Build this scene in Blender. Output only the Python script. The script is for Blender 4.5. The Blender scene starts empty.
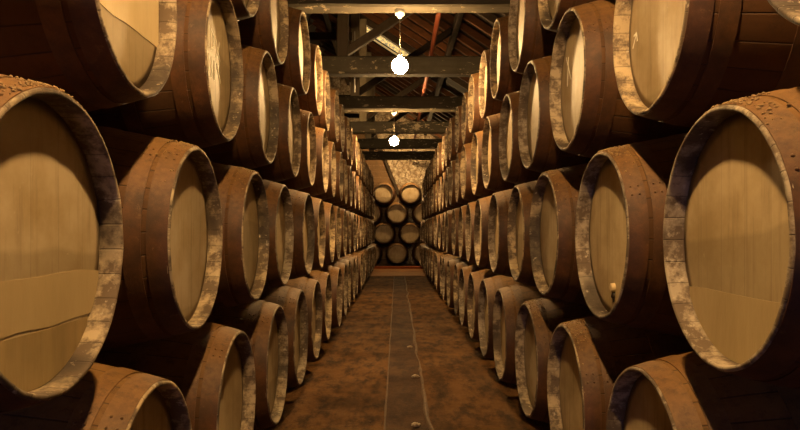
import bpy, bmesh, math, random
from mathutils import Vector, Matrix, noise
SC = bpy.context.scene
COL = SC.collection
PI = math.pi
F = 656.0            # focal length in pixels of an 800 px wide frame
CAMZ = 1.35

# ------------------------------------------------------------------ camera, world, exposure
cd = bpy.data.cameras.new('camera')
cam = bpy.data.objects.new('camera', cd); COL.objects.link(cam)
cam.location = (0, 0, CAMZ); cam.rotation_euler = (PI / 2, 0, 0)
cd.sensor_width = 36; cd.lens = 36 * F / 800
cd.shift_x = 3 / 800; cd.shift_y = 16 / 800
cd.clip_start = 0.05; cd.clip_end = 200
SC.camera = cam

w = bpy.data.worlds.new('world'); SC.world = w; w.use_nodes = True
bg = w.node_tree.nodes['Background']
bg.inputs[0].default_value = (0.26, 0.40, 1.0, 1); bg.inputs[1].default_value = 7

LAMP_POWER = 1100.0          # emission strength of the pendant globes
LAMP_COL = (1.0, 0.60, 0.235)
# portal that helps the sky light find the open doorway behind the camera
ld = bpy.data.lights.new('doorway_daylight', 'AREA'); ld.shape = 'RECTANGLE'
ld.size = 0.8; ld.size_y = 2.0; ld.cycles.is_portal = True
lo = bpy.data.objects.new('doorway_daylight', ld); COL.objects.link(lo)
lo.location = (-0.35, -5.0, 1.0); lo.rotation_euler = (PI / 2, 0, 0)

vs = SC.view_settings
vs.view_transform = 'Standard'; vs.look = 'None'; vs.gamma = 1; vs.use_curve_mapping = False
vs.exposure = 0.0

# ------------------------------------------------------------------ helpers
def link(o, parent=None):
    COL.objects.link(o)
    if parent is not None: o.parent = parent
    return o
def mesh_of(bm, name, mat, smooth=False):
    me = bpy.data.meshes.new(name); bm.normal_update(); bm.to_mesh(me); bm.free()
    if mat: me.materials.append(mat)
    if smooth:
        for p in me.polygons: p.use_smooth = True
    return me
def obj(name, bm, mat, parent=None, smooth=False):
    return link(bpy.data.objects.new(name, mesh_of(bm, name, mat, smooth)), parent)
def tag(o, label=None, cat=None, group=None, kind=None):
    if label: o['label'] = label
    if cat: o['category'] = cat
    if group: o['group'] = group
    if kind: o['kind'] = kind
    return o
def empty(name, loc=(0, 0, 0), rz=0):
    o = bpy.data.objects.new(name, None); o.location = loc; o.rotation_euler = (0, 0, rz)
    o.empty_display_size = 0.1
    return link(o)
def box(bm, x0, x1, y0, y1, z0, z1, M=None, rough=0, seed=0):
    vs_ = [bm.verts.new((x, y, z)) for x in (x0, x1) for y in (y0, y1) for z in (z0, z1)]
    for q in ((0,1,3,2),(4,6,7,5),(0,4,5,1),(2,3,7,6),(0,2,6,4),(1,5,7,3)):
        bm.faces.new([vs_[i] for i in q])
    if M:
        for v in vs_: v.co = M @ v.co
    return vs_
def beam_bm(p0, p1, wid, hei, seg=14, wob=0.012, seed=0, up=Vector((0, 0, 1))):
    """a hewn timber from p0 to p1, slightly uneven, with chamfered corners"""
    bm = bmesh.new(); p0 = Vector(p0); p1 = Vector(p1); d = (p1 - p0).normalized()
    s = d.cross(up)
    if s.length < 1e-3: s = d.cross(Vector((0, 1, 0)))
    s.normalize(); u = s.cross(d).normalized(); c = min(wid, hei) * 0.09
    pr = [(-wid/2+c,-hei/2),(wid/2-c,-hei/2),(wid/2,-hei/2+c),(wid/2,hei/2-c),(wid/2-c,hei/2),(-wid/2+c,hei/2),(-wid/2,hei/2-c),(-wid/2,-hei/2+c)]
    rings = []
    for i in range(seg + 1):
        c0 = p0.lerp(p1, i / seg); r = []
        for k, (a, b) in enumerate(pr):
            n = noise.noise_vector(Vector((i * 0.9 + seed * 7.3, k * 0.35, seed * 3.1))) * wob
            r.append(bm.verts.new(c0 + s * (a + n.x) + u * (b + n.y)))
        rings.append(r)
    for i in range(seg):
        for k in range(8):
            bm.faces.new((rings[i][k], rings[i][(k+1) % 8], rings[i+1][(k+1) % 8], rings[i+1][k]))
    bm.faces.new(rings[0][::-1]); bm.faces.new(rings[-1])
    bmesh.ops.recalc_face_normals(bm, faces=bm.faces)
    return bm
def tube(bm, pts, r, n=10, cap=True):
    pts = [Vector(p) for p in pts]; rings = []
    for i, p in enumerate(pts):
        d = (pts[min(i+1, len(pts)-1)] - pts[max(i-1, 0)]).normalized()
        s = d.cross(Vector((0, 0, 1)))
        if s.length < 1e-3: s = Vector((1, 0, 0))
        s.normalize(); u = s.cross(d)
        rr = r[i] if isinstance(r, (list, tuple)) else r
        rings.append([bm.verts.new(p + (s * math.cos(2*PI*k/n) + u * math.sin(2*PI*k/n)) * rr) for k in range(n)])
    for i in range(len(rings) - 1):
        for k in range(n):
            bm.faces.new((rings[i][k], rings[i][(k+1) % n], rings[i+1][(k+1) % n], rings[i+1][k]))
    if cap:
        bm.faces.new(rings[0][::-1]); bm.faces.new(rings[-1])
    bmesh.ops.recalc_face_normals(bm, faces=bm.faces)
def lathe_x(bm, prof, n=64, closed=False):
    """profile of (x, r) turned about the local x axis (centre at y=0, z=0)"""
    rings = []
    for x, r in prof:
        if r < 1e-6: rings.append([bm.verts.new((x, 0, 0))])
        else: rings.append([bm.verts.new((x, r * math.cos(2*PI*k/n), r * math.sin(2*PI*k/n))) for k in range(n)])
    m = len(rings)
    for i in range(m if closed else m - 1):
        a, b = rings[i], rings[(i + 1) % m]
        for k in range(n):
            k2 = (k + 1) % n
            if len(a) == 1: bm.faces.new((a[0], b[k2], b[k]))
            elif len(b) == 1: bm.faces.new((a[k], a[k2], b[0]))
            else: bm.faces.new((a[k], a[k2], b[k2], b[k]))
    bmesh.ops.recalc_face_normals(bm, faces=bm.faces)

# ------------------------------------------------------------------ node helper
class NT:
    def __init__(s, name):
        s.m = bpy.data.materials.new(name); s.m.use_nodes = True
        s.t = s.m.node_tree; s.b = s.t.nodes['Principled BSDF']; s.out = s.t.nodes['Material Output']
    def n(s, typ, ins=None, **kw):
        nd = s.t.nodes.new(typ)
        for k, v in kw.items(): setattr(nd, k, v)
        for k, v in (ins or {}).items():
            if isinstance(v, bpy.types.NodeSocket): s.t.links.new(v, nd.inputs[k])
            else: nd.inputs[k].default_value = v
        return nd
    def math(s, op, a, b=0.5, c=0.5):
        return s.n('ShaderNodeMath', {0: a, 1: b, 2: c}, operation=op).outputs[0]
    def mix(s, f, a, b, typ='MIX'):
        nd = s.n('ShaderNodeMix', data_type='RGBA', blend_type=typ)
        for i, v in ((0, f), (6, a), (7, b)):
            if isinstance(v, bpy.types.NodeSocket): s.t.links.new(v, nd.inputs[i])
            else: nd.inputs[i].default_value = (tuple(v) + (1,)) if isinstance(v, tuple) and len(v) == 3 else v
        return nd.outputs[2]
    def noise(s, vec, scale, detail=4, rough=0.55, w=None):
        ins = {'Vector': vec, 'Scale': scale, 'Detail': detail, 'Roughness': rough}
        if w is not None: ins['W'] = w
        return s.n('ShaderNodeTexNoise', ins, noise_dimensions='4D' if w is not None else '3D').outputs['Fac']
    def ramp(s, f, stops):
        nd = s.n('ShaderNodeValToRGB', {0: f}); cr = nd.color_ramp
        while len(cr.elements) < len(stops): cr.elements.new(0.5)
        for e, (p, c) in zip(cr.elements, stops):
            e.position = p; e.color = (c, c, c, 1) if isinstance(c, (int, float)) else tuple(c) + (1,)
        return nd.outputs[0]
    def mapping(s, vec, scale=(1, 1, 1)):
        return s.n('ShaderNodeMapping', {'Vector': vec, 'Scale': scale}).outputs[0]
    def bump(s, h, strength=0.3, dist=0.01):
        nb = s.n('ShaderNodeBump', {'Height': h, 'Strength': strength, 'Distance': dist})
        s.t.links.new(nb.outputs[0], s.b.inputs['Normal'])
    def set(s, color=None, rough=None, metal=None, spec=None):
        for k, v in (('Base Color', color), ('Roughness', rough), ('Metallic', metal), ('Specular IOR Level', spec)):
            if v is None: continue
            if isinstance(v, bpy.types.NodeSocket): s.t.links.new(v, s.b.inputs[k])
            else: s.b.inputs[k].default_value = (tuple(v) + (1,)) if isinstance(v, tuple) and len(v) == 3 else v
        return s.m
    def coords(s):
        o = s.n('ShaderNodeTexCoord').outputs['Object']
        return o, s.n('ShaderNodeObjectInfo').outputs['Random']

# ---- staves: angle about the barrel axis gives the joints
def mat_staves():
    t = NT('barrel_staves'); o, rnd = t.coords()
    xyz = t.n('ShaderNodeSeparateXYZ', {0: o}).outputs
    ang = t.math('ARCTAN2', xyz[2], xyz[1])
    a = t.math('MULTIPLY', ang, 30 / (2 * PI)); wv = t.math('MULTIPLY', rnd, 37.0)
    a = t.math('ADD', a, wv)
    fr = t.math('FRACT', a); cell = t.math('FLOOR', a)
    edge = t.math('ABSOLUTE', t.math('SUBTRACT', fr, 0.5))
    joint = t.ramp(edge, [(0.455, 0.0), (0.495, 1.0)])
    cn = t.n('ShaderNodeTexWhiteNoise', {'Vector': t.n('ShaderNodeCombineXYZ', {0: cell, 1: wv}).outputs[0]}, noise_dimensions='3D').outputs['Value']
    grain = t.noise(t.mapping(o, (3, 26, 26)), 1.6, 5, 0.6, wv)
    stain = t.noise(o, 2.2, 4, 0.6, wv)
    dust = t.noise(o, 14, 5, 0.65, wv)
    c = t.mix(cn, (0.085, 0.035, 0.010), (0.042, 0.015, 0.0045))
    c = t.mix(t.ramp(grain, [(0.3, 0.0), (0.75, 0.6)]), c, (0.07, 0.032, 0.012))
    c = t.mix(t.ramp(stain, [(0.45, 0.0), (0.7, 0.75)]), c, (0.055, 0.028, 0.013))
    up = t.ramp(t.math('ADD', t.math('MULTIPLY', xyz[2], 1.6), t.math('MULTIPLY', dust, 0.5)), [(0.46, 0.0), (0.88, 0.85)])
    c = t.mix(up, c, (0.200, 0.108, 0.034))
    n4 = t.noise(o, 22, 8, 0.8, wv)
    c = t.mix(t.ramp(n4, [(0.50, 0.0), (0.66, 0.65)]), c, (0.03, 0.014, 0.006))
    c = t.mix(t.math('MULTIPLY', joint, 0.75), c, (0.02, 0.012, 0.007))
    t.bump(t.math('SUBTRACT', t.math('MULTIPLY', grain, 0.35), joint), 0.5, 0.006)
    return t.set(c, 0.72, spec=0.25)
def mat_hoop():
    t = NT('rusted_hoop_iron'); o, rnd = t.coords(); wv = t.math('MULTIPLY', rnd, 31.0)
    xyz = t.n('ShaderNodeSeparateXYZ', {0: o}).outputs
    n1 = t.noise(o, 9, 6, 0.65, wv); n2 = t.noise(o, 45, 4, 0.6, wv)
    c = t.mix(t.ramp(n1, [(0.35, 0), (0.65, 1)]), (0.092, 0.036, 0.011), (0.034, 0.014, 0.006))
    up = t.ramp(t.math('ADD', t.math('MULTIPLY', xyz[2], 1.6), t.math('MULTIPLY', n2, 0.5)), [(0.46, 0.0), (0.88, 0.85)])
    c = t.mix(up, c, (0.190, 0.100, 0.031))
    n4 = t.noise(o, 24, 8, 0.8, wv)
    c = t.mix(t.ramp(n4, [(0.50, 0.0), (0.66, 0.7)]), c, (0.035, 0.016, 0.007))
    c = t.mix(t.ramp(n4, [(0.28, 0.5), (0.42, 0.0)]), c, (0.26, 0.15, 0.06))
    t.bump(n4, 0.5, 0.005)
    return t.set(c, 0.62, metal=0.0, spec=0.4)
def mat_chime():
    t = NT('worn_stave_ends'); o, rnd = t.coords(); wv = t.math('MULTIPLY', rnd, 53.0)
    xyz = t.n('ShaderNodeSeparateXYZ', {0: o}).outputs
    ang = t.math('ARCTAN2', xyz[2], xyz[1])
    a = t.math('ADD', t.math('MULTIPLY', ang, 30 / (2 * PI)), wv)
    edge = t.math('ABSOLUTE', t.math('SUBTRACT', t.math('FRACT', a), 0.5))
    joint = t.ramp(edge, [(0.465, 0.0), (0.495, 1.0)])
    n1 = t.noise(o, 11, 5, 0.7, wv); n2 = t.noise(o, 4.0, 3, 0.5, t.math('ADD', wv, 5.0)); n3 = t.noise(o, 32, 4, 0.6, wv)
    base = t.mix(rnd, (0.42, 0.32, 0.18), (0.29, 0.245, 0.185))
    c = t.mix(t.ramp(n1, [(0.42, 0.0), (0.54, 1.0)]), base, (0.11, 0.078, 0.050))
    c = t.mix(t.ramp(n2, [(0.50, 0.0), (0.62, 0.85)]), c, (0.035, 0.026, 0.020))
    c = t.mix(t.ramp(n3, [(0.60, 0.0), (0.70, 0.7)]), c, (0.50, 0.44, 0.33))
    c = t.mix(t.math('MULTIPLY', joint, 0.55), c, (0.03, 0.02, 0.012))
    t.bump(t.math('SUBTRACT', n1, joint), 0.5, 0.005)
    return t.set(c, 0.7, spec=0.3)
def mat_head():
    t = NT('painted_barrel_head'); o, rnd = t.coords(); wv = t.math('MULTIPLY', rnd, 71.0)
    xyz = t.n('ShaderNodeSeparateXYZ', {0: o}).outputs
    n1 = t.noise(o, 5.5, 5, 0.62, wv)
    streak = t.noise(t.mapping(o, (1, 22, 1.8)), 1.5, 4, 0.6, wv)
    fine = t.noise(o, 55, 3, 0.6, wv)
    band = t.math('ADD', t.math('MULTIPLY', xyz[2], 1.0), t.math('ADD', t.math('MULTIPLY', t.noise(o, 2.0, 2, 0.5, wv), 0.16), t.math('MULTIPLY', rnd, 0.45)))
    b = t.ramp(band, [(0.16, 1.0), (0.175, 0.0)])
    r3 = t.math('FRACT', t.math('MULTIPLY', rnd, 7.31))
    base = t.mix(r3, (0.440, 0.345, 0.205), (0.370, 0.300, 0.205))
    c = t.mix(t.ramp(n1, [(0.40, 0.0), (0.66, 0.85)]), base, (0.270, 0.195, 0.095))
    c = t.mix(t.ramp(streak, [(0.52, 0.0), (0.72, 0.55)]), c, (0.150, 0.102, 0.048))
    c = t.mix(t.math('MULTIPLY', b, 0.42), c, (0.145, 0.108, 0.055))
    c = t.mix(t.ramp(fine, [(0.66, 0.0), (0.74, 0.45)]), c, (0.43, 0.37, 0.26))
    pl = t.math('ABSOLUTE', t.math('SUBTRACT', t.math('FRACT', t.math('MULTIPLY', t.math('ADD', xyz[1], rnd), 8.2)), 0.5))
    seam = t.ramp(pl, [(0.48, 0.0), (0.497, 1.0)])
    c = t.mix(t.math('MULTIPLY', seam, 0.22), c, (0.10, 0.07, 0.04))
    # colour darkens in a ring towards the edge of the head
    rad = t.math('POWER', t.math('ADD', t.math('POWER', xyz[1], 2.0), t.math('POWER', xyz[2], 2.0)), 0.5)
    rim = t.ramp(t.math('ADD', rad, t.math('MULTIPLY', n1, 0.04)), [(0.315, 0.0), (0.335, 0.6)])
    c = t.mix(rim, c, (0.09, 0.06, 0.03))
    t.bump(t.math('SUBTRACT', t.math('MULTIPLY', n1, 0.6), seam), 0.25, 0.004)
    return t.set(c, 0.55, spec=0.35)
def mat_wood(name, c1, c2, c3, rough=0.75, peel=None, axis=(1, 12, 12)):
    t = NT(name); o, rnd = t.coords(); wv = t.math('MULTIPLY', rnd, 29.0)
    g = t.noise(t.mapping(o, axis), 1.4, 5, 0.6, wv); n = t.noise(o, 2.3, 4, 0.6, wv)
    c = t.mix(t.ramp(g, [(0.3, 0), (0.7, 1)]), c1, c2)
    c = t.mix(t.ramp(n, [(0.45, 0), (0.7, 0.8)]), c, c3)
    if peel:
        p = t.noise(t.mapping(o, (1, 1.2, 2.6)), 7, 6, 0.7, wv); p2 = t.noise(o, 1.1, 2, 0.5, wv)
        f = t.ramp(t.math('ADD', p, t.math('MULTIPLY', p2, 0.35)), [(0.76, 0), (0.80, 0.8)])
        c = t.mix(f, c, peel)
    t.bump(g, 0.45, 0.01)
    return t.set(c, rough, spec=0.25)
def mat_plain(name, col, rough=0.5, metal=0.0):
    t = NT(name); o, rnd = t.coords(); n = t.noise(o, 30, 3)
    return t.set(t.mix(t.math('MULTIPLY', n, 0.35), col, tuple(x * 0.6 for x in col)), rough, metal)
def mat_emit(name, col, s):
    m = bpy.data.materials.new(name); m.use_nodes = True; nt = m.node_tree
    nt.nodes.remove(nt.nodes['Principled BSDF']); e = nt.nodes.new('ShaderNodeEmission')
    e.inputs[0].default_value = col + (1,); e.inputs[1].default_value = s
    nt.links.new(e.outputs[0], nt.nodes['Material Output'].inputs[0]); return m

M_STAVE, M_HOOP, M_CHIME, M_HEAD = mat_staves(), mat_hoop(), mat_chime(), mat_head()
M_BEAM = mat_wood('limewashed_beam_timber', (0.050, 0.043, 0.028), (0.032, 0.025, 0.015), (0.020, 0.015, 0.009), peel=(0.27, 0.22, 0.15))
M_POST = mat_wood('dark_post_timber', (0.040, 0.027, 0.015), (0.025, 0.017, 0.009), (0.015, 0.010, 0.006), axis=(12, 12, 1))
M_PALEPOST = mat_wood('pale_post_timber', (0.28, 0.24, 0.16), (0.21, 0.17, 0.11), (0.14, 0.11, 0.065), axis=(12, 12, 1))
M_RAFTER = mat_wood('rafter_timber', (0.14, 0.050, 0.014), (0.07, 0.028, 0.010), (0.035, 0.016, 0.007))
M_RAFTERP = mat_wood('grey_rafter_timber', (0.085, 0.058, 0.038), (0.05, 0.035, 0.02), (0.028, 0.019, 0.011))
M_DECK = mat_wood('roof_boarding', (0.022, 0.012, 0.006), (0.013, 0.007, 0.004), (0.008, 0.005, 0.003), axis=(2, 16, 2))
M_RAIL = mat_wood('rail_timber', (0.10, 0.06, 0.03), (0.06, 0.035, 0.018), (0.04, 0.024, 0.012), axis=(12, 1, 12))
M_REDWOOD = mat_wood('red_timber', (0.34, 0.085, 0.022), (0.22, 0.055, 0.016), (0.16, 0.05, 0.02))
M_PLANK = mat_wood('orange_floor_planks', (0.38, 0.18, 0.055), (0.24, 0.105, 0.032), (0.14, 0.07, 0.028), rough=0.5)
M_PIPE = mat_plain('rusty_pipe', (0.24, 0.058, 0.022), 0.6)
M_CHALK = mat_plain('chalk', (0.88, 0.84, 0.72), 0.9)
M_WHITE = mat_plain('white_enamel', (0.85, 0.85, 0.82), 0.4)
M_CORK = mat_plain('cork', (0.55, 0.42, 0.24), 0.8)
M_DRIP = mat_plain('dark_drip', (0.02, 0.012, 0.008), 0.3)
M_CORD = mat_plain('cord_flex', (0.30, 0.27, 0.20), 0.6)
M_GLOBE = mat_emit('lit_lamp_globe', LAMP_COL, LAMP_POWER)
M_TUBE = mat_emit('lit_tube', (0.8, 0.88, 1.0), 3.0)

# ------------------------------------------------------------------ the setting
XL, XR, YB, YE = -8.4, 3.3, -5.0, 25.6
def mat_floor():
    t = NT('earth_floor'); o = t.n('ShaderNodeTexCoord').outputs['Object']
    xyz = t.n('ShaderNodeSeparateXYZ', {0: o}).outputs
    n1 = t.noise(o, 1.3, 6, 0.65); n2 = t.noise(t.mapping(o, (1.0, 0.4, 1)), 6.5, 9, 0.75); n3 = t.noise(o, 40, 4, 0.6)
    lw = t.noise(t.mapping(o, (2.2, 0.35, 1)), 2.0, 4, 0.6)
    c = t.mix(t.ramp(n1, [(0.35, 0), (0.65, 1)]), (0.165, 0.080, 0.024), (0.080, 0.037, 0.012))
    c = t.mix(t.ramp(n2, [(0.44, 0), (0.62, 0.9)]), c, (0.022, 0.012, 0.006))
    c = t.mix(t.ramp(lw, [(0.5, 0), (0.7, 0.6)]), c, (0.040, 0.024, 0.013))
    # the middle channel between the two kerb seams is a darker, greyer strip
    ch = t.math('MULTIPLY', t.ramp(t.math('ADD', xyz[0], t.math('MULTIPLY', n2, 0.03)), [(0.0, 0), (0.001, 1)]), 1.0)
    inside = t.math('MULTIPLY', t.math('GREATER_THAN', xyz[0], -0.085), t.math('LESS_THAN', t.math('ADD', xyz[0], t.math('MULTIPLY', n2, 0.06)), 0.255))
    c = t.mix(t.math('MULTIPLY', inside, 0.6), c, (0.040, 0.024, 0.018))
    c = t.mix(t.ramp(n3, [(0.66, 0), (0.74, 0.5)]), c, (0.24, 0.17, 0.10))
    h = t.math('ADD', t.math('MULTIPLY', n2, 0.7), t.math('MULTIPLY', n3, 0.3))
    t.bump(h, 0.8, 0.03)
    return t.set(c, t.math('SUBTRACT', t.ramp(n1, [(0.3, 0.72), (0.7, 0.9)]), t.math('MULTIPLY', inside, 0.05)), spec=0.08)
def mat_stone():
    t = NT('whitewashed_rubble'); o = t.n('ShaderNodeTexCoord').outputs['Object']
    v = t.n('ShaderNodeTexVoronoi', {'Vector': o, 'Scale': 3.6, 'Randomness': 1.0}, feature='DISTANCE_TO_EDGE').outputs['Distance']
    n = t.noise(o, 3.0, 6, 0.7); n2 = t.noise(o, 14, 5, 0.7)
    c = t.mix(t.ramp(n2, [(0.4, 0), (0.62, 1)]), (0.62, 0.55, 0.42), (0.22, 0.15, 0.09))
    c = t.mix(t.ramp(n, [(0.42, 0), (0.62, 0.7)]), c, (0.20, 0.14, 0.08))
    c = t.mix(t.ramp(v, [(0.0, 0.35), (0.05, 0.0)]), c, (0.13, 0.09, 0.055))
    t.bump(t.math('ADD', t.math('MULTIPLY', n2, 0.5), t.ramp(v, [(0, 0), (0.1, 1)])), 0.8, 0.06)
    return t.set(c, 0.85)
M_STONE = mat_stone()
bm = bmesh.new()
NX, NY = 60, 120
gv = [[bm.verts.new((-2.6 + 5.2 * i / NX, 0 + 22.6 * j / NY, 0)) for i in range(NX + 1)] for j in range(NY + 1)]
for j in range(NY + 1):
    for i in range(NX + 1):
        p = gv[j][i].co
        if 0 < i < NX and 0 < j < NY: p.z = -0.006 + 0.012 * noise.noise(Vector((p.x * 1.7, p.y * 1.1, 3)))
for j in range(NY):
    for i in range(NX):
        bm.faces.new((gv[j][i], gv[j][i+1], gv[j+1][i+1], gv[j+1][i]))
for (a, b, c, d) in ((XL, -2.6, YB, YE), (2.6, XR, YB, YE), (-2.6, 2.6, YB, 0), (-2.6, 2.6, 22.6, YE)):
    q = [bm.verts.new(p) for p in ((a, c, 0), (b, c, 0), (b, d, 0), (a, d, 0))]; bm.faces.new(q)
tag(obj('floor', bm, mat_floor(), smooth=True), kind='structure')

def wall(name, x0, x1, y0, y1, z0, z1, m=M_STONE):
    bm = bmesh.new(); box(bm, x0, x1, y0, y1, z0, z1); return tag(obj(name, bm, m), kind='structure')
RS, RZ0 = 0.65, 6.10            # right roof slope: z = RZ0 - RS * x
XRIDGE = -2.55; ZRIDGE = RZ0 - RS * XRIDGE
wall('wall_right', XR, XR + 0.3, YB, YE, 0, RZ0 - RS * XR)
wall('wall_left', XL - 0.3, XL, YB, YE, 0, RZ0 - RS * XR)
def gable(name, y0, y1, door=None):
    bm = bmesh.new(); eave = RZ0 - RS * XR
    pts = [(XL, 0), (XR, 0), (XR, eave), (XRIDGE, ZRIDGE), (XL, eave)]
    if door:
        a, b, h = door; pts = [(XL, 0), (a, 0), (a, h), (b, h), (b, 0), (XR, 0), (XR, eave), (XRIDGE, ZRIDGE), (XL, eave)]
    f = bm.faces.new([bm.verts.new((x, y0, z)) for x, z in pts])
    r = bmesh.ops.extrude_face_region(bm, geom=[f])
    for v in r['geom']:
        if isinstance(v, bmesh.types.BMVert): v.co.y = y1
    bmesh.ops.triangulate(bm, faces=[f for f in bm.faces if len(f.verts) > 4])
    bmesh.ops.recalc_face_normals(bm, faces=bm.faces)
    return tag(obj(name, bm, M_STONE), kind='structure')
gable('wall_end', YE, YE + 0.4)
gable('wall_behind', YB - 0.3, YB, (-0.75, 0.05, 2.0))

# roof: boarding with one real opening, rafters below it
SK = dict(x0=-1.15, x1=0.60, y0=16.7, y1=17.6)
bm = bmesh.new()
def slope_box(bm, xa, xb, ya, yb, t=0.05):
    vsx = []
    for x in (xa, xb):
        z = RZ0 - RS * x if x >= XRIDGE else ZRIDGE - RS * (XRIDGE - x)
        for y in (ya, yb):
            for dz in (0.0, t): vsx.append(bm.verts.new((x, y, z + dz)))
    for q in ((0,1,3,2),(4,6,7,5),(0,4,5,1),(2,3,7,6),(0,2,6,4),(1,5,7,3)): bm.faces.new([vsx[i] for i in q])
slope_box(bm, XL - 0.5, XRIDGE, YB - 0.3, YE + 0.4)
slope_box(bm, XRIDGE, SK['x0'], YB - 0.3, YE + 0.4)
slope_box(bm, SK['x1'], XR + 0.5, YB - 0.3, YE + 0.4)
slope_box(bm, SK['x0'], SK['x1'], YB - 0.3, SK['y0'])
slope_box(bm, SK['x0'], SK['x1'], SK['y1'], YE + 0.4)
bmesh.ops.recalc_face_normals(bm, faces=bm.faces)
ceil = tag(obj('ceiling', bm, M_DECK), kind='structure')
random.seed(4)
def rz(x): return RZ0 - RS * x
y = 1.2; k = 0
while y < YE - 0.2:
    if not (SK['y0'] - 0.1 < y < SK['y1'] + 0.1):
        o = obj('rafter', beam_bm((XR - 0.02, y, rz(XR) - 0.09), (XRIDGE + 0.03, y, ZRIDGE - 0.11), 0.075, 0.13, 10, 0.006, k), random.choice([M_RAFTER, M_RAFTER, M_RAFTERP]), ceil)
        if k % 2 == 0:
            obj('rafter', beam_bm((XL + 0.02, y, rz(XR) - 0.09 + 0.0), (XRIDGE - 0.03, y, ZRIDGE - 0.11), 0.075, 0.13, 10, 0.006, k + 99), M_RAFTERP, ceil)
    y += 0.62; k += 1
for i, x in enumerate((2.3, 1.1, -1.9)):
    obj('purlin', beam_bm((x, YB, rz(x) - 0.23), (x, YE, rz(x) - 0.23), 0.11, 0.15, 30, 0.01, 50 + i), M_POST, ceil)
# the dirty glass skylight lying in the opening
sk = empty('skylight', ((SK['x0'] + SK['x1']) / 2, SK['y0'], rz((SK['x0'] + SK['x1']) / 2)))
tag(sk, 'long narrow daylight strip let into the dark roof slope above the farther lamps', 'skylight')
def slope_piece(name, x0, x1, y0, y1, dz, t, m):
    bm = bmesh.new(); v = []
    o = sk.location
    for x in (x0, x1):
        for y in (y0, y1):
            for d in (dz, dz + t): v.append(bm.verts.new((x - o.x, y - o.y, rz(x) + d - o.z)))
    for q in ((0,1,3,2),(4,6,7,5),(0,4,5,1),(2,3,7,6),(0,2,6,4),(1,5,7,3)): bm.faces.new([v[i] for i in q])
    bmesh.ops.recalc_face_normals(bm, faces=bm.faces)
    return obj(name, bm, m, sk)
t = NT('dirty_skylight_glass'); oc = t.n('ShaderNodeTexCoord').outputs['Object']
nn = t.noise(t.mapping(oc, (5, 5, 5)), 3.0, 5, 0.7)
tr = t.n('ShaderNodeBsdfTranslucent', {0: (0.25, 0.2, 0.12, 1)}); tp = t.n('ShaderNodeBsdfTransparent', {0: (1.0, 0.62, 0.20, 1)})
mx = t.n('ShaderNodeMixShader', {0: t.ramp(nn, [(0.45, 0.05), (0.6, 0.95)]), 1: tp.outputs[0], 2: tr.outputs[0]})
t.t.links.new(mx.outputs[0], t.out.inputs[0])
slope_piece('pane', SK['x0'], SK['x1'], SK['y0'], SK['y1'], 0.03, 0.006, t.m)
for a in (SK['y0'] - 0.03, SK['y1'] - 0.01):
    slope_piece('frame', SK['x0'], SK['x1'], a, a + 0.04, -0.05, 0.05, M_WHITE)

# roof trusses
def truss(Y, ordinal, mpost, braces=True):
    zb = 3.65; hb = 0.262; r = empty('roof_truss', (0, Y, zb))
    tag(r, f'old timber roof truss, {ordinal}', 'roof truss', 'roof trusses over the aisle')
    def L(p): return (p[0], p[1] - Y, p[2] - zb)
    obj('tie_beam', beam_bm(L((XL, Y, zb + hb/2)), L((XR, Y, zb + hb/2)), 0.24, hb, 40, 0.012, Y), M_BEAM, r)
    for px, wd in ((-0.80, 0.17), (-4.3, 0.17)):
        zt = rz(px) - 0.3 if px > XRIDGE else ZRIDGE - RS * (XRIDGE - px) - 0.3
        obj('post', beam_bm(L((px, Y, zb + hb - 0.02)), L((px, Y, zt)), wd, 0.14, 8, 0.008, Y + px, up=Vector((0, 1, 0))), mpost, r)
    xe = 1.05
    obj('brace', beam_bm(L((-0.76, Y + 0.01, zb + hb + 0.08)), L((xe, Y + 0.01, rz(xe) - 0.22)), 0.11, 0.12, 8, 0.008, Y + 3), M_POST, r)
    obj('brace', beam_bm(L((-4.34, Y + 0.01, zb + hb + 0.08)), L((-6.2, Y + 0.01, rz(XR) + RS * (-6.2 - XL) - 0.25)), 0.11, 0.12, 8, 0.008, Y + 4), M_POST, r)
    obj('collar', beam_bm(L((-4.2, Y - 0.10, 5.05)), L((-0.85, Y - 0.10, 5.05)), 0.09, 0.14, 10, 0.008, Y + 6), M_POST, r)
    return r
TY = [-1.78, 1.09, 3.96, 6.83, 9.70, 12.57, 15.44, 18.3, 21.17]
names = {6.83: 'nearest in view, above the brighter lamp', 9.70: 'second in view, just behind the nearer lamp',
         12.57: 'third in view, with the farther lamp hung from it', 15.44: 'fourth in view, above the farther lamp',
         18.3: 'fifth in view, behind the farther lamp', 21.17: 'farthest one, close to the end wall'}
for Y in TY:
    if Y < 6: lb = {-1.78: 'behind the camera', 1.09: 'above the camera holding the first lamp', 3.96: 'overhead between first two lamps'}[Y]
    else: lb = names[Y]
    truss(Y, lb, M_PALEPOST if Y > 12 else M_POST)

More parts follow.
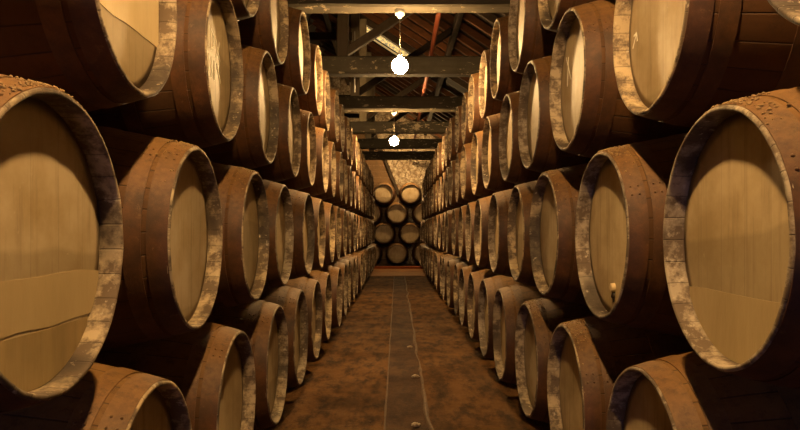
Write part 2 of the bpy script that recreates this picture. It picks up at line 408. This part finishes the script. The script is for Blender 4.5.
# ------------------------------------------------------------------ pendant lamps
def pendant(x, Y, label, zl=3.07, rg=0.085, mat=None, ztop=3.65):
    r = empty('pendant_lamp', (x, Y, ztop)); tag(r, label, 'lamp', 'pendant lamps over the aisle')
    bm = bmesh.new()
    prof = [(0.0, 0.0), (0.045, 0.0), (0.05, -0.015), (0.05, -0.05), (0.03, -0.06), (0.016, -0.085), (0.0, -0.085)]
    def lz(bm, prof, n=24):
        rings = [[bm.verts.new((max(rr, 1e-4) * math.cos(2*PI*k/n), max(rr, 1e-4) * math.sin(2*PI*k/n), z)) for k in range(n)] for rr, z in prof]
        for i in range(len(rings) - 1):
            for k in range(n): bm.faces.new((rings[i][k], rings[i][(k+1) % n], rings[i+1][(k+1) % n], rings[i+1][k]))
        bmesh.ops.remove_doubles(bm, verts=bm.verts, dist=1e-3); bmesh.ops.recalc_face_normals(bm, faces=bm.faces)
    lz(bm, prof); obj('ceiling_rose', bm, M_WHITE, r, True)
    bm = bmesh.new(); tube(bm, [(0, 0, -0.08), (0, 0, zl - ztop + rg + 0.05)], 0.0028, 8); obj('cord', bm, M_CORD, r, True)
    bm = bmesh.new(); lz(bm, [(0.0, zl-ztop+rg+0.06), (0.018, zl-ztop+rg+0.055), (0.024, zl-ztop+rg+0.01), (0.032, zl-ztop+rg-0.008), (0.0, zl-ztop+rg-0.008)]); obj('lamp_holder', bm, M_WHITE, r, True)
    bm = bmesh.new(); bmesh.ops.create_uvsphere(bm, u_segments=32, v_segments=20, radius=rg, matrix=Matrix.Translation((0, 0, zl - ztop)))
    obj('globe', bm, mat or M_GLOBE, r, True)
pendant(0.03, 1.09, 'pendant globe lamp above the camera', 3.42, 0.055, mat_emit('lit_small_globe', LAMP_COL, LAMP_POWER * 3.6))
pendant(0.03, 6.83, 'nearer, brighter-looking lit pendant lamp hanging from the first beam in view')
pendant(-0.055, 12.57, 'farther, lower-looking lit pendant lamp near the end wall of the aisle')
pendant(0.30, 23.5, 'pendant lamp hidden behind the farthest beam, lighting the end stack', 4.02, 0.06, mat_emit('lit_end_globe', LAMP_COL, LAMP_POWER * 2.2), rz(0.30) - 0.02)

# ------------------------------------------------------------------ barrels
BL, BR, CR = 1.30, 0.443, 0.344      # length, belly radius, chime radius
def rad(x):                            # x measured from the middle
    return BR - (BR - CR) * abs(2 * x / BL) ** 1.9
def wob_mesh(bm, amp, fr, seed):
    for v in bm.verts:
        n = noise.noise(v.co * fr + Vector((seed, seed * 2, 0)))
        rr = math.hypot(v.co.y, v.co.z)
        if rr > 1e-4:
            s = 1 + amp * n / rr; v.co.y *= s; v.co.z *= s
def stave_bm(n, nx):
    bm = bmesh.new(); lathe_x(bm, [(-BL/2 + 0.004 + (BL - 0.008) * i / nx, rad(-BL/2 + BL * i / nx)) for i in range(nx + 1)], n); return bm
def chime_bm(n, sgn, seed=1):
    """stave ends: outer bevel, flat rim, and the wall running back to the head"""
    bm = bmesh.new(); e = sgn * BL / 2
    pr = [(e - sgn*0.010, rad(BL/2 - 0.010) + 0.0015), (e - sgn*0.002, CR + 0.001), (e, CR - 0.003), (e + sgn*0.001, CR - 0.009),
          (e - sgn*0.004, CR - 0.012), (e - sgn*0.030, CR - 0.0145), (e - sgn*0.072, CR - 0.0138)]
    lathe_x(bm, pr, n)
    wob_mesh(bm, 0.004, 14, seed); return bm
def head_bm(n, sgn):
    bm = bmesh.new(); e = sgn * (BL / 2 - 0.058)
    lathe_x(bm, [(e, 0), (e, 0.10), (e, 0.2), (e, 0.295), (e - sgn*0.003, CR - 0.0133), (e - sgn * 0.009, CR - 0.0138)], n)
    return bm
def hoop_bm(n, xa, xb):
    """flat iron band lying on the staves, its lap fixed by rivets"""
    bm = bmesh.new(); T = 0.003
    pr = [(xa, rad(xa) + 0.0004), (xa, rad(xa) + T), ((xa+xb)/2, rad((xa+xb)/2) + T), (xb, rad(xb) + T), (xb, rad(xb) + 0.0004)]
    lathe_x(bm, pr, n)
    for e_ in bm.edges:
        a_, b_ = e_.verts
        if abs(a_.co.x - b_.co.x) < 1e-6 and min(abs(a_.co.x - xa), abs(a_.co.x - xb)) < 1e-6: e_.smooth = False
    for a in (0.9, 1.0, 2.6, 2.7):
        for f in (0.3, 0.7):
            x = xa + (xb - xa) * f; r = rad(x) + T
            bmesh.ops.create_icosphere(bm, subdivisions=1, radius=0.005, matrix=Matrix.Translation((x, r * math.cos(a), r * math.sin(a))))
    return bm
HOOPS = ((0.005, 0.070), (0.086, 0.142), (0.30, 0.36))
def make_proto(n, nx, full):
    p = {}
    # parts: (name, mesh)
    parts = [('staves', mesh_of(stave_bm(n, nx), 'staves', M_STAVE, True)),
             ('chime', mesh_of(chime_bm(n, -1, 1), 'chime', M_CHIME, True)),
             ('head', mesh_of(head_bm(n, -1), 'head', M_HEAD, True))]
    if full:
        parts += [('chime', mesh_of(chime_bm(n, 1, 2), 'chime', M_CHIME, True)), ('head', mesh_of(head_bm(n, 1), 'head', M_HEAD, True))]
    for s in (-1, 1):
        for a, b in HOOPS:
            xa, xb = sorted((s * (BL/2 - a), s * (BL/2 - b)))
            if full or s == -1: parts.append(('hoop', mesh_of(hoop_bm(n, xa, xb), 'hoop', M_HOOP, True)))
    return parts
FULL = make_proto(96, 24, True)
FAR = make_proto(56, 14, False)
LOOKS = {}
def barrel(X, y, z, rot, label, group, scale=1.0, far=False, rs=None):
    """X, y, z: centre of the visible chime; rot turns the local -x head towards the viewer's side"""
    s = scale; d = Vector((math.cos(rot), math.sin(rot), 0)) * (BL / 2 * s)
    r = empty('barrel', (X + d.x, y + d.y, z - BR * s), rot)
    r.scale = (s, s, s)
    tag(r, label, 'barrel', group)
    out = {}
    for name, me in (FAR if far else FULL):
        c = bpy.data.objects.new(name, me); c.location = (0, 0, BR); link(c, r)
        out.setdefault(name, c)
    return r, out

def nth(i):
    return ['first','second','third','fourth','fifth','sixth','seventh','eighth','ninth','tenth','eleventh','twelfth','thirteenth','fourteenth','fifteenth','sixteenth','seventeenth','eighteenth','nineteenth','twentieth','twenty-first','twenty-second','twenty-third','twenty-fourth'][i]
TIER = {1: 'bottom tier', 2: 'second tier up', 3: 'third tier up', 4: 'top tier'}
SPEC = {   # side, tier: X, z, first y, pitch, count, scale
    ('left', 1):  (0.725, 0.530, 1.985, 1.028, 21, 1.045),
    ('left', 2):  (0.752, 1.322, 1.467, 1.028, 21, 1.0),
    ('left', 3):  (0.780, 2.110, 0.965, 1.028, 22, 0.995),
    ('left', 4):  (0.800, 2.865, 2.505, 1.028, 20, 0.995),
    ('right', 1): (0.810, 0.530, 2.190, 1.003, 22, 1.045),
    ('right', 2): (0.830, 1.332, 1.71, 1.003, 22, 1.0),
    ('right', 3): (0.850, 2.095, 1.245, 1.003, 22, 0.995),
    ('right', 4): (0.875, 2.855, 2.745, 1.003, 21, 0.985),
}
DESC = {   # near barrels told by their look
    ('left', 2, 0): 'largest barrel at the left edge, pale repainted band across its lower head',
    ('left', 2, 1): 'barrel right behind the big left-edge one, plain tan head and dusty orange top',
    ('left', 3, 1): 'barrel at top left with a cream head, paler above a straight paint edge',
    ('left', 3, 2): 'barrel upper left with chalked characters on its grimy head',
    ('right', 2, 0): 'largest barrel on the right, smooth tan head with deep shadow over its top',
    ('right', 2, 1): 'barrel just left of the big right one, cork bung low on its head',
    ('right', 3, 1): 'barrel at upper right with a small chalk arrow on its smooth head',
    ('right', 3, 2): 'barrel upper right with a tall thin chalk cross on its head',
    ('right', 3, 0): 'barrel cut off by the top right corner, only its lower rim showing',
    ('left', 1, 0): 'barrel in the bottom left corner, only the top of its shaded head showing',
    ('right', 1, 0): 'barrel at the bottom right corner, its shaded head cut by the frame',
}
NEAR = {}
random.seed(11)
for (side, tier), (X, z, y0, p, n, sc) in SPEC.items():
    for i in range(n):
        y = y0 + p * i + (random.uniform(-0.012, 0.012) if i > 1 else 0)
        dx = random.uniform(-0.018, 0.018) if i > 1 else 0
        s = sc * (1 - random.uniform(0, 0.012))
        xx = (X + dx) * (-1 if side == 'left' else 1)
        lb = DESC.get((side, tier, i)) or f'weathered oak barrel, {TIER[tier]} of the {side} stack, {nth(i)} from the front'
        r, parts = barrel(xx, y, z, PI if side == 'left' else 0, lb, f'barrels in the {TIER[tier]} of the {side} stack', s, far=y > 9)
        r.rotation_euler.z += random.uniform(-0.012, 0.012)
        NEAR[(side, tier, i)] = (r, parts)

# the stack across the end of the aisle, heads towards the camera
YEND = 24.0
for row in range(4):
    z = 0.52 + row * 0.735
    us = (-1.97, -0.985, 0, 0.985, 1.97) if row % 2 == 0 else (-1.45, -0.48, 0.49, 1.46)
    nm = {5: ['far left', 'left', 'middle', 'right', 'far right'], 4: ['outer left', 'inner left', 'inner right', 'outer right']}[len(us)]
    for x, w_ in zip(us, nm):
        if abs(x) > 1.2: continue
        barrel(x + random.uniform(-.01, .01), YEND + random.uniform(-.02, .02), z, PI / 2,
               f'round-faced barrel in the end stack across the aisle, {["bottom","second","third","top"][row]} row, {w_}',
               'barrels stacked across the end of the aisle', 0.985, far=True)

# ------------------------------------------------------------------ marks and fittings on near heads
def on_head(key, name, strokes, m, wdt=0.006, parent_part='head'):
    """strokes in (across, up) metres on the visible head; thin raised chalk lines"""
    r, parts = NEAR[key]; h = parts[parent_part]; bm = bmesh.new(); x = -(BL / 2 - 0.058) - 0.001
    # across > 0 is towards the far side of the aisle row; sign of local y depends on side
    sg = -1 if key[0] == 'left' else 1
    for st in strokes:
        for (a, b), (c, d) in zip(st[:-1], st[1:]):
            v = Vector((0, (c - a), (d - b))); L = v.length; nrm = Vector((0, -(d - b), (c - a))) / L * wdt / 2
            k = 6; prev = None
            for i in range(k + 1):
                f = i / k; j = 1 + 0.35 * noise.noise(Vector((a * 40 + i, b * 30, 1)))
                pc = Vector((x, a + (c - a) * f, b + (d - b) * f))
                q = [bm.verts.new((x, sg * (pc.y + nrm.y * j), pc.z + nrm.z * j)), bm.verts.new((x, sg * (pc.y - nrm.y * j), pc.z - nrm.z * j))]
                q += [bm.verts.new(q[0].co + Vector((-0.0012, 0, 0))), bm.verts.new(q[1].co + Vector((-0.0012, 0, 0)))]
                if prev:
                    bm.faces.new((prev[2], prev[3], q[3], q[2])); bm.faces.new((prev[0], prev[2], q[2], q[0])); bm.faces.new((prev[1], q[1], q[3], prev[3]))
                prev = q
    bmesh.ops.recalc_face_normals(bm, faces=bm.faces)
    return obj(name, bm, m, h)
# right: across grows away from the camera
on_head(('right', 3, 1), 'chalk_mark', [[(0.275, -0.045), (0.235, 0.005)], [(0.265, 0.0), (0.235, 0.005), (0.228, -0.03)]], M_CHALK, 0.007)
on_head(('right', 3, 2), 'chalk_mark', [[(0.20, 0.17), (0.10, 0.03)], [(0.15, 0.16), (0.175, 0.01)]], M_CHALK, 0.006)
on_head(('left', 3, 2), 'chalk_mark', [[(-0.10, 0.16), (-0.10, 0.06)], [(-0.065, 0.155), (-0.065, 0.06), (-0.02, 0.08), (-0.02, 0.13), (-0.065, 0.155)],
        [(0.01, 0.13), (0.09, 0.04)], [(0.085, 0.13), (0.015, 0.04)],
        [(-0.10, 0.03), (-0.10, -0.07)], [(-0.06, 0.03), (-0.06, -0.07)], [(-0.01, 0.02), (-0.01, -0.07)], [(0.03, 0.02), (0.10, -0.06)]], M_CHALK, 0.011)
# crumbs of dried dirt caked along the upper edge of the nearest casks
def crust(key, seed):
    r, parts = NEAR[key]; bm = bmesh.new(); random.seed(seed)
    for i in range(190):
        a = random.gauss(PI / 2, 0.34); xx = -BL / 2 + abs(random.gauss(0.012, 0.035)) + 0.008; s_ = random.uniform(0.0015, 0.0048)
        rr = rad(xx) + 0.003 + s_ * 0.2
        n0 = len(bm.verts)
        g = bmesh.ops.create_icosphere(bm, subdivisions=1, radius=s_, matrix=Matrix.Translation((xx, rr * math.cos(a), rr * math.sin(a))) @ Matrix.Scale(random.uniform(1, 1.5), 4, (1, 0, 0)))
        for v in g['verts']: v.co += noise.noise_vector(v.co * 180) * s_ * 0.5
    o = obj('dirt_crust', bm, M_CRUST, parts['staves'], True); o['kind'] = 'stuff'
M_CRUST = mat_plain('dried_dirt', (0.24, 0.155, 0.07), 0.95)
for q, key in enumerate([('left', 2, 0), ('left', 2, 1), ('right', 2, 0), ('right', 2, 1), ('left', 2, 2), ('right', 2, 2), ('right', 1, 1), ('right', 1, 2)]): crust(key, q)
def paint_patch(key, lo, hi, m):
    """a coat of paint covering the head between two heights"""
    r, parts = NEAR[key]; bm = bmesh.new(); x = -(BL / 2 - 0.058); R_ = CR - 0.015; n = 40
    top, bot = [], []
    for i in range(n + 1):
        y = -R_ + 2 * R_ * i / n; lim = math.sqrt(max(0, R_ * R_ - y * y))
        h = min(lim, hi + 0.012 * noise.noise(Vector((y * 6, hi * 9, 1)))); l = max(-lim, lo + 0.012 * noise.noise(Vector((y * 6, lo * 9, 2))))
        if h - l < 0.002: continue
        top.append((y, h)); bot.append((y, l))
    for dx, nm in ((-0.0016, 0),):
        a = [bm.verts.new((x + dx, y, h)) for y, h in top]; b_ = [bm.verts.new((x + dx, y, l)) for y, l in bot]
        a2 = [bm.verts.new((x + 0.0005, y, h)) for y, h in top]; b2 = [bm.verts.new((x + 0.0005, y, l)) for y, l in bot]
        for i in range(len(a) - 1):
            bm.faces.new((a[i], a[i+1], b_[i+1], b_[i])); bm.faces.new((a2[i], a2[i+1], a[i+1], a[i])); bm.faces.new((b_[i], b_[i+1], b2[i+1], b2[i]))
    bmesh.ops.recalc_face_normals(bm, faces=bm.faces)
    return obj('paint_coat', bm, m, parts['head'])
P_DARK = mat_wood('grimy_head_paint', (0.25, 0.180, 0.085), (0.16, 0.110, 0.050), (0.33, 0.25, 0.125), 0.6, axis=(1, 16, 2))
P_PALE = mat_wood('fresh_head_paint', (0.52, 0.425, 0.26), (0.46, 0.37, 0.22), (0.40, 0.31, 0.17), 0.55, axis=(1, 10, 3))
P_TAN = mat_wood('tan_head_paint', (0.365, 0.280, 0.155), (0.31, 0.235, 0.125), (0.27, 0.20, 0.105), 0.6, axis=(1, 10, 3))
paint_patch(('left', 2, 0), -0.5, -0.20, P_DARK); paint_patch(('left', 2, 0), -0.195, -0.075, P_TAN)
paint_patch(('left', 3, 1), -0.12, 0.5, P_PALE)
paint_patch(('right', 2, 0), -0.5, -0.15, P_TAN)
# cork bung with a dark drip low on the head
r, parts = NEAR[('right', 2, 1)]; x = -(BL / 2 - 0.058)
bm = bmesh.new(); lathe_x(bm, [(x + 0.001, 0.020), (x - 0.014, 0.018), (x - 0.016, 0.014), (x - 0.016, 0)], 20)
b = obj('bung', bm, M_CORK, parts['head'], True); b.location = (0, -0.03, -0.215)
bm = bmesh.new(); tube(bm, [(x - 0.001, 0.0, -0.018), (x - 0.001, 0.003, -0.04), (x - 0.001, 0.001, -0.058)], [0.008, 0.013, 0.007], 8)
d = obj('drip_stain', bm, M_DRIP, parts['head'], True); d.location = (0, -0.03, -0.215)

# ------------------------------------------------------------------ rails the stacks stand on
for side, sg, X in (('left', -1, 0.705), ('right', 1, 0.785)):
    for xo, w_ in ((0.36, 'front'), (1.08, 'back')):
        x = sg * (X + xo); y0, y1 = 1.3, 23.05
        bm = beam_bm((0, y0, 0.0), (0, y1, 0.0), 0.11, 0.064, 40, 0.004, x)
        o = obj('stacking_rail', bm, M_RAIL); o.location = (x, 0, 0.033)
        tag(o, f'dark timber rail on the floor under the {side} stack, {w_} one of two', 'rail', 'timber rails under the stacks')
for z_, yy, hh, lb in ((0.04, YEND + 0.25, 0.075, 'front'), (0.04, YEND + 1.05, 0.075, 'back')):
    o = obj('stacking_rail', beam_bm((-1.5, 0, 0), (1.5, 0, 0), 0.1, hh, 10, 0.003, yy), M_RAIL); o.location = (0, yy, z_)
    tag(o, f'dark timber rail across the aisle under the end stack, {lb} one', 'rail', 'rails under the end stack')

# floor details: red threshold board, orange planks, kerb seams of the middle channel
o = obj('threshold_board', beam_bm((-1.0, 0, 0), (1.0, 0, 0), 0.16, 0.10, 10, 0.004, 5), M_REDWOOD); o.location = (0, 23.2, 0.055)
tag(o, 'low red timber board across the aisle in front of the end stack', 'board')
bm = bmesh.new()
for i in range(9):
    box(bm, -0.98, 0.98, 19.6 + i * 0.39, 19.6 + i * 0.39 + 0.38, 0, 0.018 + 0.004 * (i % 2))
tag(obj('floor_planks', bm, M_PLANK), 'strip of orange-brown floor planks at the far end of the aisle', 'planks')
def mat_seam():
    t = NT('lime_kerb'); o, rnd = t.coords(); n = t.noise(o, 12, 5, 0.7)
    t.bump(n, 0.6, 0.01)
    return t.set(t.mix(t.ramp(n, [(0.35, 0), (0.65, 1)]), (0.14, 0.080, 0.035), (0.05, 0.028, 0.013)), 0.7)
M_SEAM = mat_seam()
def seam(x, wd, ht, amp, label, y0=2.5, y1=19.5, seed=0, gaps=False):
    bm = bmesh.new(); n = 170; prev = None
    for i in range(n + 1):
        y = y0 + (y1 - y0) * i / n
        c = x + amp * noise.noise(Vector((y * 1.3, seed, 0))); w2 = wd * (1 + 0.6 * noise.noise(Vector((y * 2.7, seed, 5)))); h2 = ht * (1 + 0.7 * noise.noise(Vector((y * 3.1, seed, 9))))
        if gaps and noise.noise(Vector((y * 0.8, 3, seed))) > 0.28: h2 *= 0.2; w2 *= 0.6
        q = [bm.verts.new(v) for v in ((c - w2, y, -0.012), (c - w2 * 0.6, y, h2 * 0.8), (c + w2 * 0.3, y, h2), (c + w2, y, -0.012))]
        if prev:
            for k in range(3): bm.faces.new((prev[k], prev[k+1], q[k+1], q[k]))
        prev = q
    bmesh.ops.recalc_face_normals(bm, faces=bm.faces)
    tag(obj('kerb_seam', bm, M_SEAM, None, True), label, 'kerb')
seam(-0.085, 0.008, 0.012, 0.010, 'straight thin raised seam along the left edge of the floor channel')
seam(0.225, 0.018, 0.018, 0.04, 'crumbling raised seam along the right edge of the floor channel', seed=4, gaps=True)
random.seed(5)
def stone(x, y, s, i, lb):
    bm = bmesh.new(); bmesh.ops.create_icosphere(bm, subdivisions=3, radius=s)
    for v in bm.verts:
        v.co *= 1 + 0.35 * noise.noise(v.co * (2.2 / s) + Vector((i * 9, 0, 0))); v.co.z *= 0.45
    o = obj('rubble_lump', bm, M_STONE, None, False); o.location = (x, y, s * 0.25)
    tag(o, lb, 'rubble', 'loose lumps on the aisle floor')
stone(0.17, 6.05, 0.035, 1, 'pale flat lump of rubble beside the crumbling floor seam')
stone(0.13, 4.55, 0.03, 2, 'small pale lump of rubble in the floor channel nearest the camera')
stone(0.15, 7.6, 0.03, 3, 'small rubble lump farthest along the floor channel')

# pipes and fittings up in the roof
bm = bmesh.new(); tube(bm, [(0, y, 0.012 * math.sin(y * 1.1)) for y in [x * 0.75 for x in range(-5, 34)]], 0.032, 10)
o = obj('rusty_pipe', bm, M_PIPE, None, True); o.location = (0.505, 0, 3.98)
tag(o, 'rust-red pipe running lengthwise on top of the roof beams', 'pipe')
bm = bmesh.new(); tube(bm, [(0, 0, 0), (0, 0, 1.16)], 0.012, 8)
o = obj('white_conduit', bm, M_WHITE, None, True); o.location = (-0.80, 12.4, 3.97)
tag(o, 'thin white vertical conduit beside the pale truss post', 'pipe')

# sloping timber and board partition in front of the left half of the end wall
M_BOARD = mat_wood('boarded_partition', (0.19, 0.115, 0.055), (0.12, 0.072, 0.034), (0.07, 0.043, 0.02), axis=(1, 1, 10))
pr = empty('board_partition', (-1.3, 25.4, 0)); tag(pr, 'brown horizontally boarded partition left of the whitewashed end wall', 'partition')
bm = bmesh.new()
for i in range(22):
    z0 = 0.05 + i * 0.24
    xr = 1.3 + 0.05 - max(0, (z0 - 2.9)) * 0.42
    box(bm, -2.2, xr, 0, 0.03 + 0.012 * (i % 2), z0, z0 + 0.232)
bp = obj('boards', bm, M_BOARD, pr)
obj('sloping_timber', beam_bm((1.38, -0.06, 2.75), (0.35, -0.06, 5.3), 0.12, 0.14, 8, 0.01, 2, up=Vector((0, 1, 0))), M_POST, pr)
obj('sloping_timber', beam_bm((-0.1, -0.06, 2.0), (-0.95, -0.06, 4.3), 0.12, 0.14, 8, 0.01, 3, up=Vector((0, 1, 0))), M_BOARD, pr)
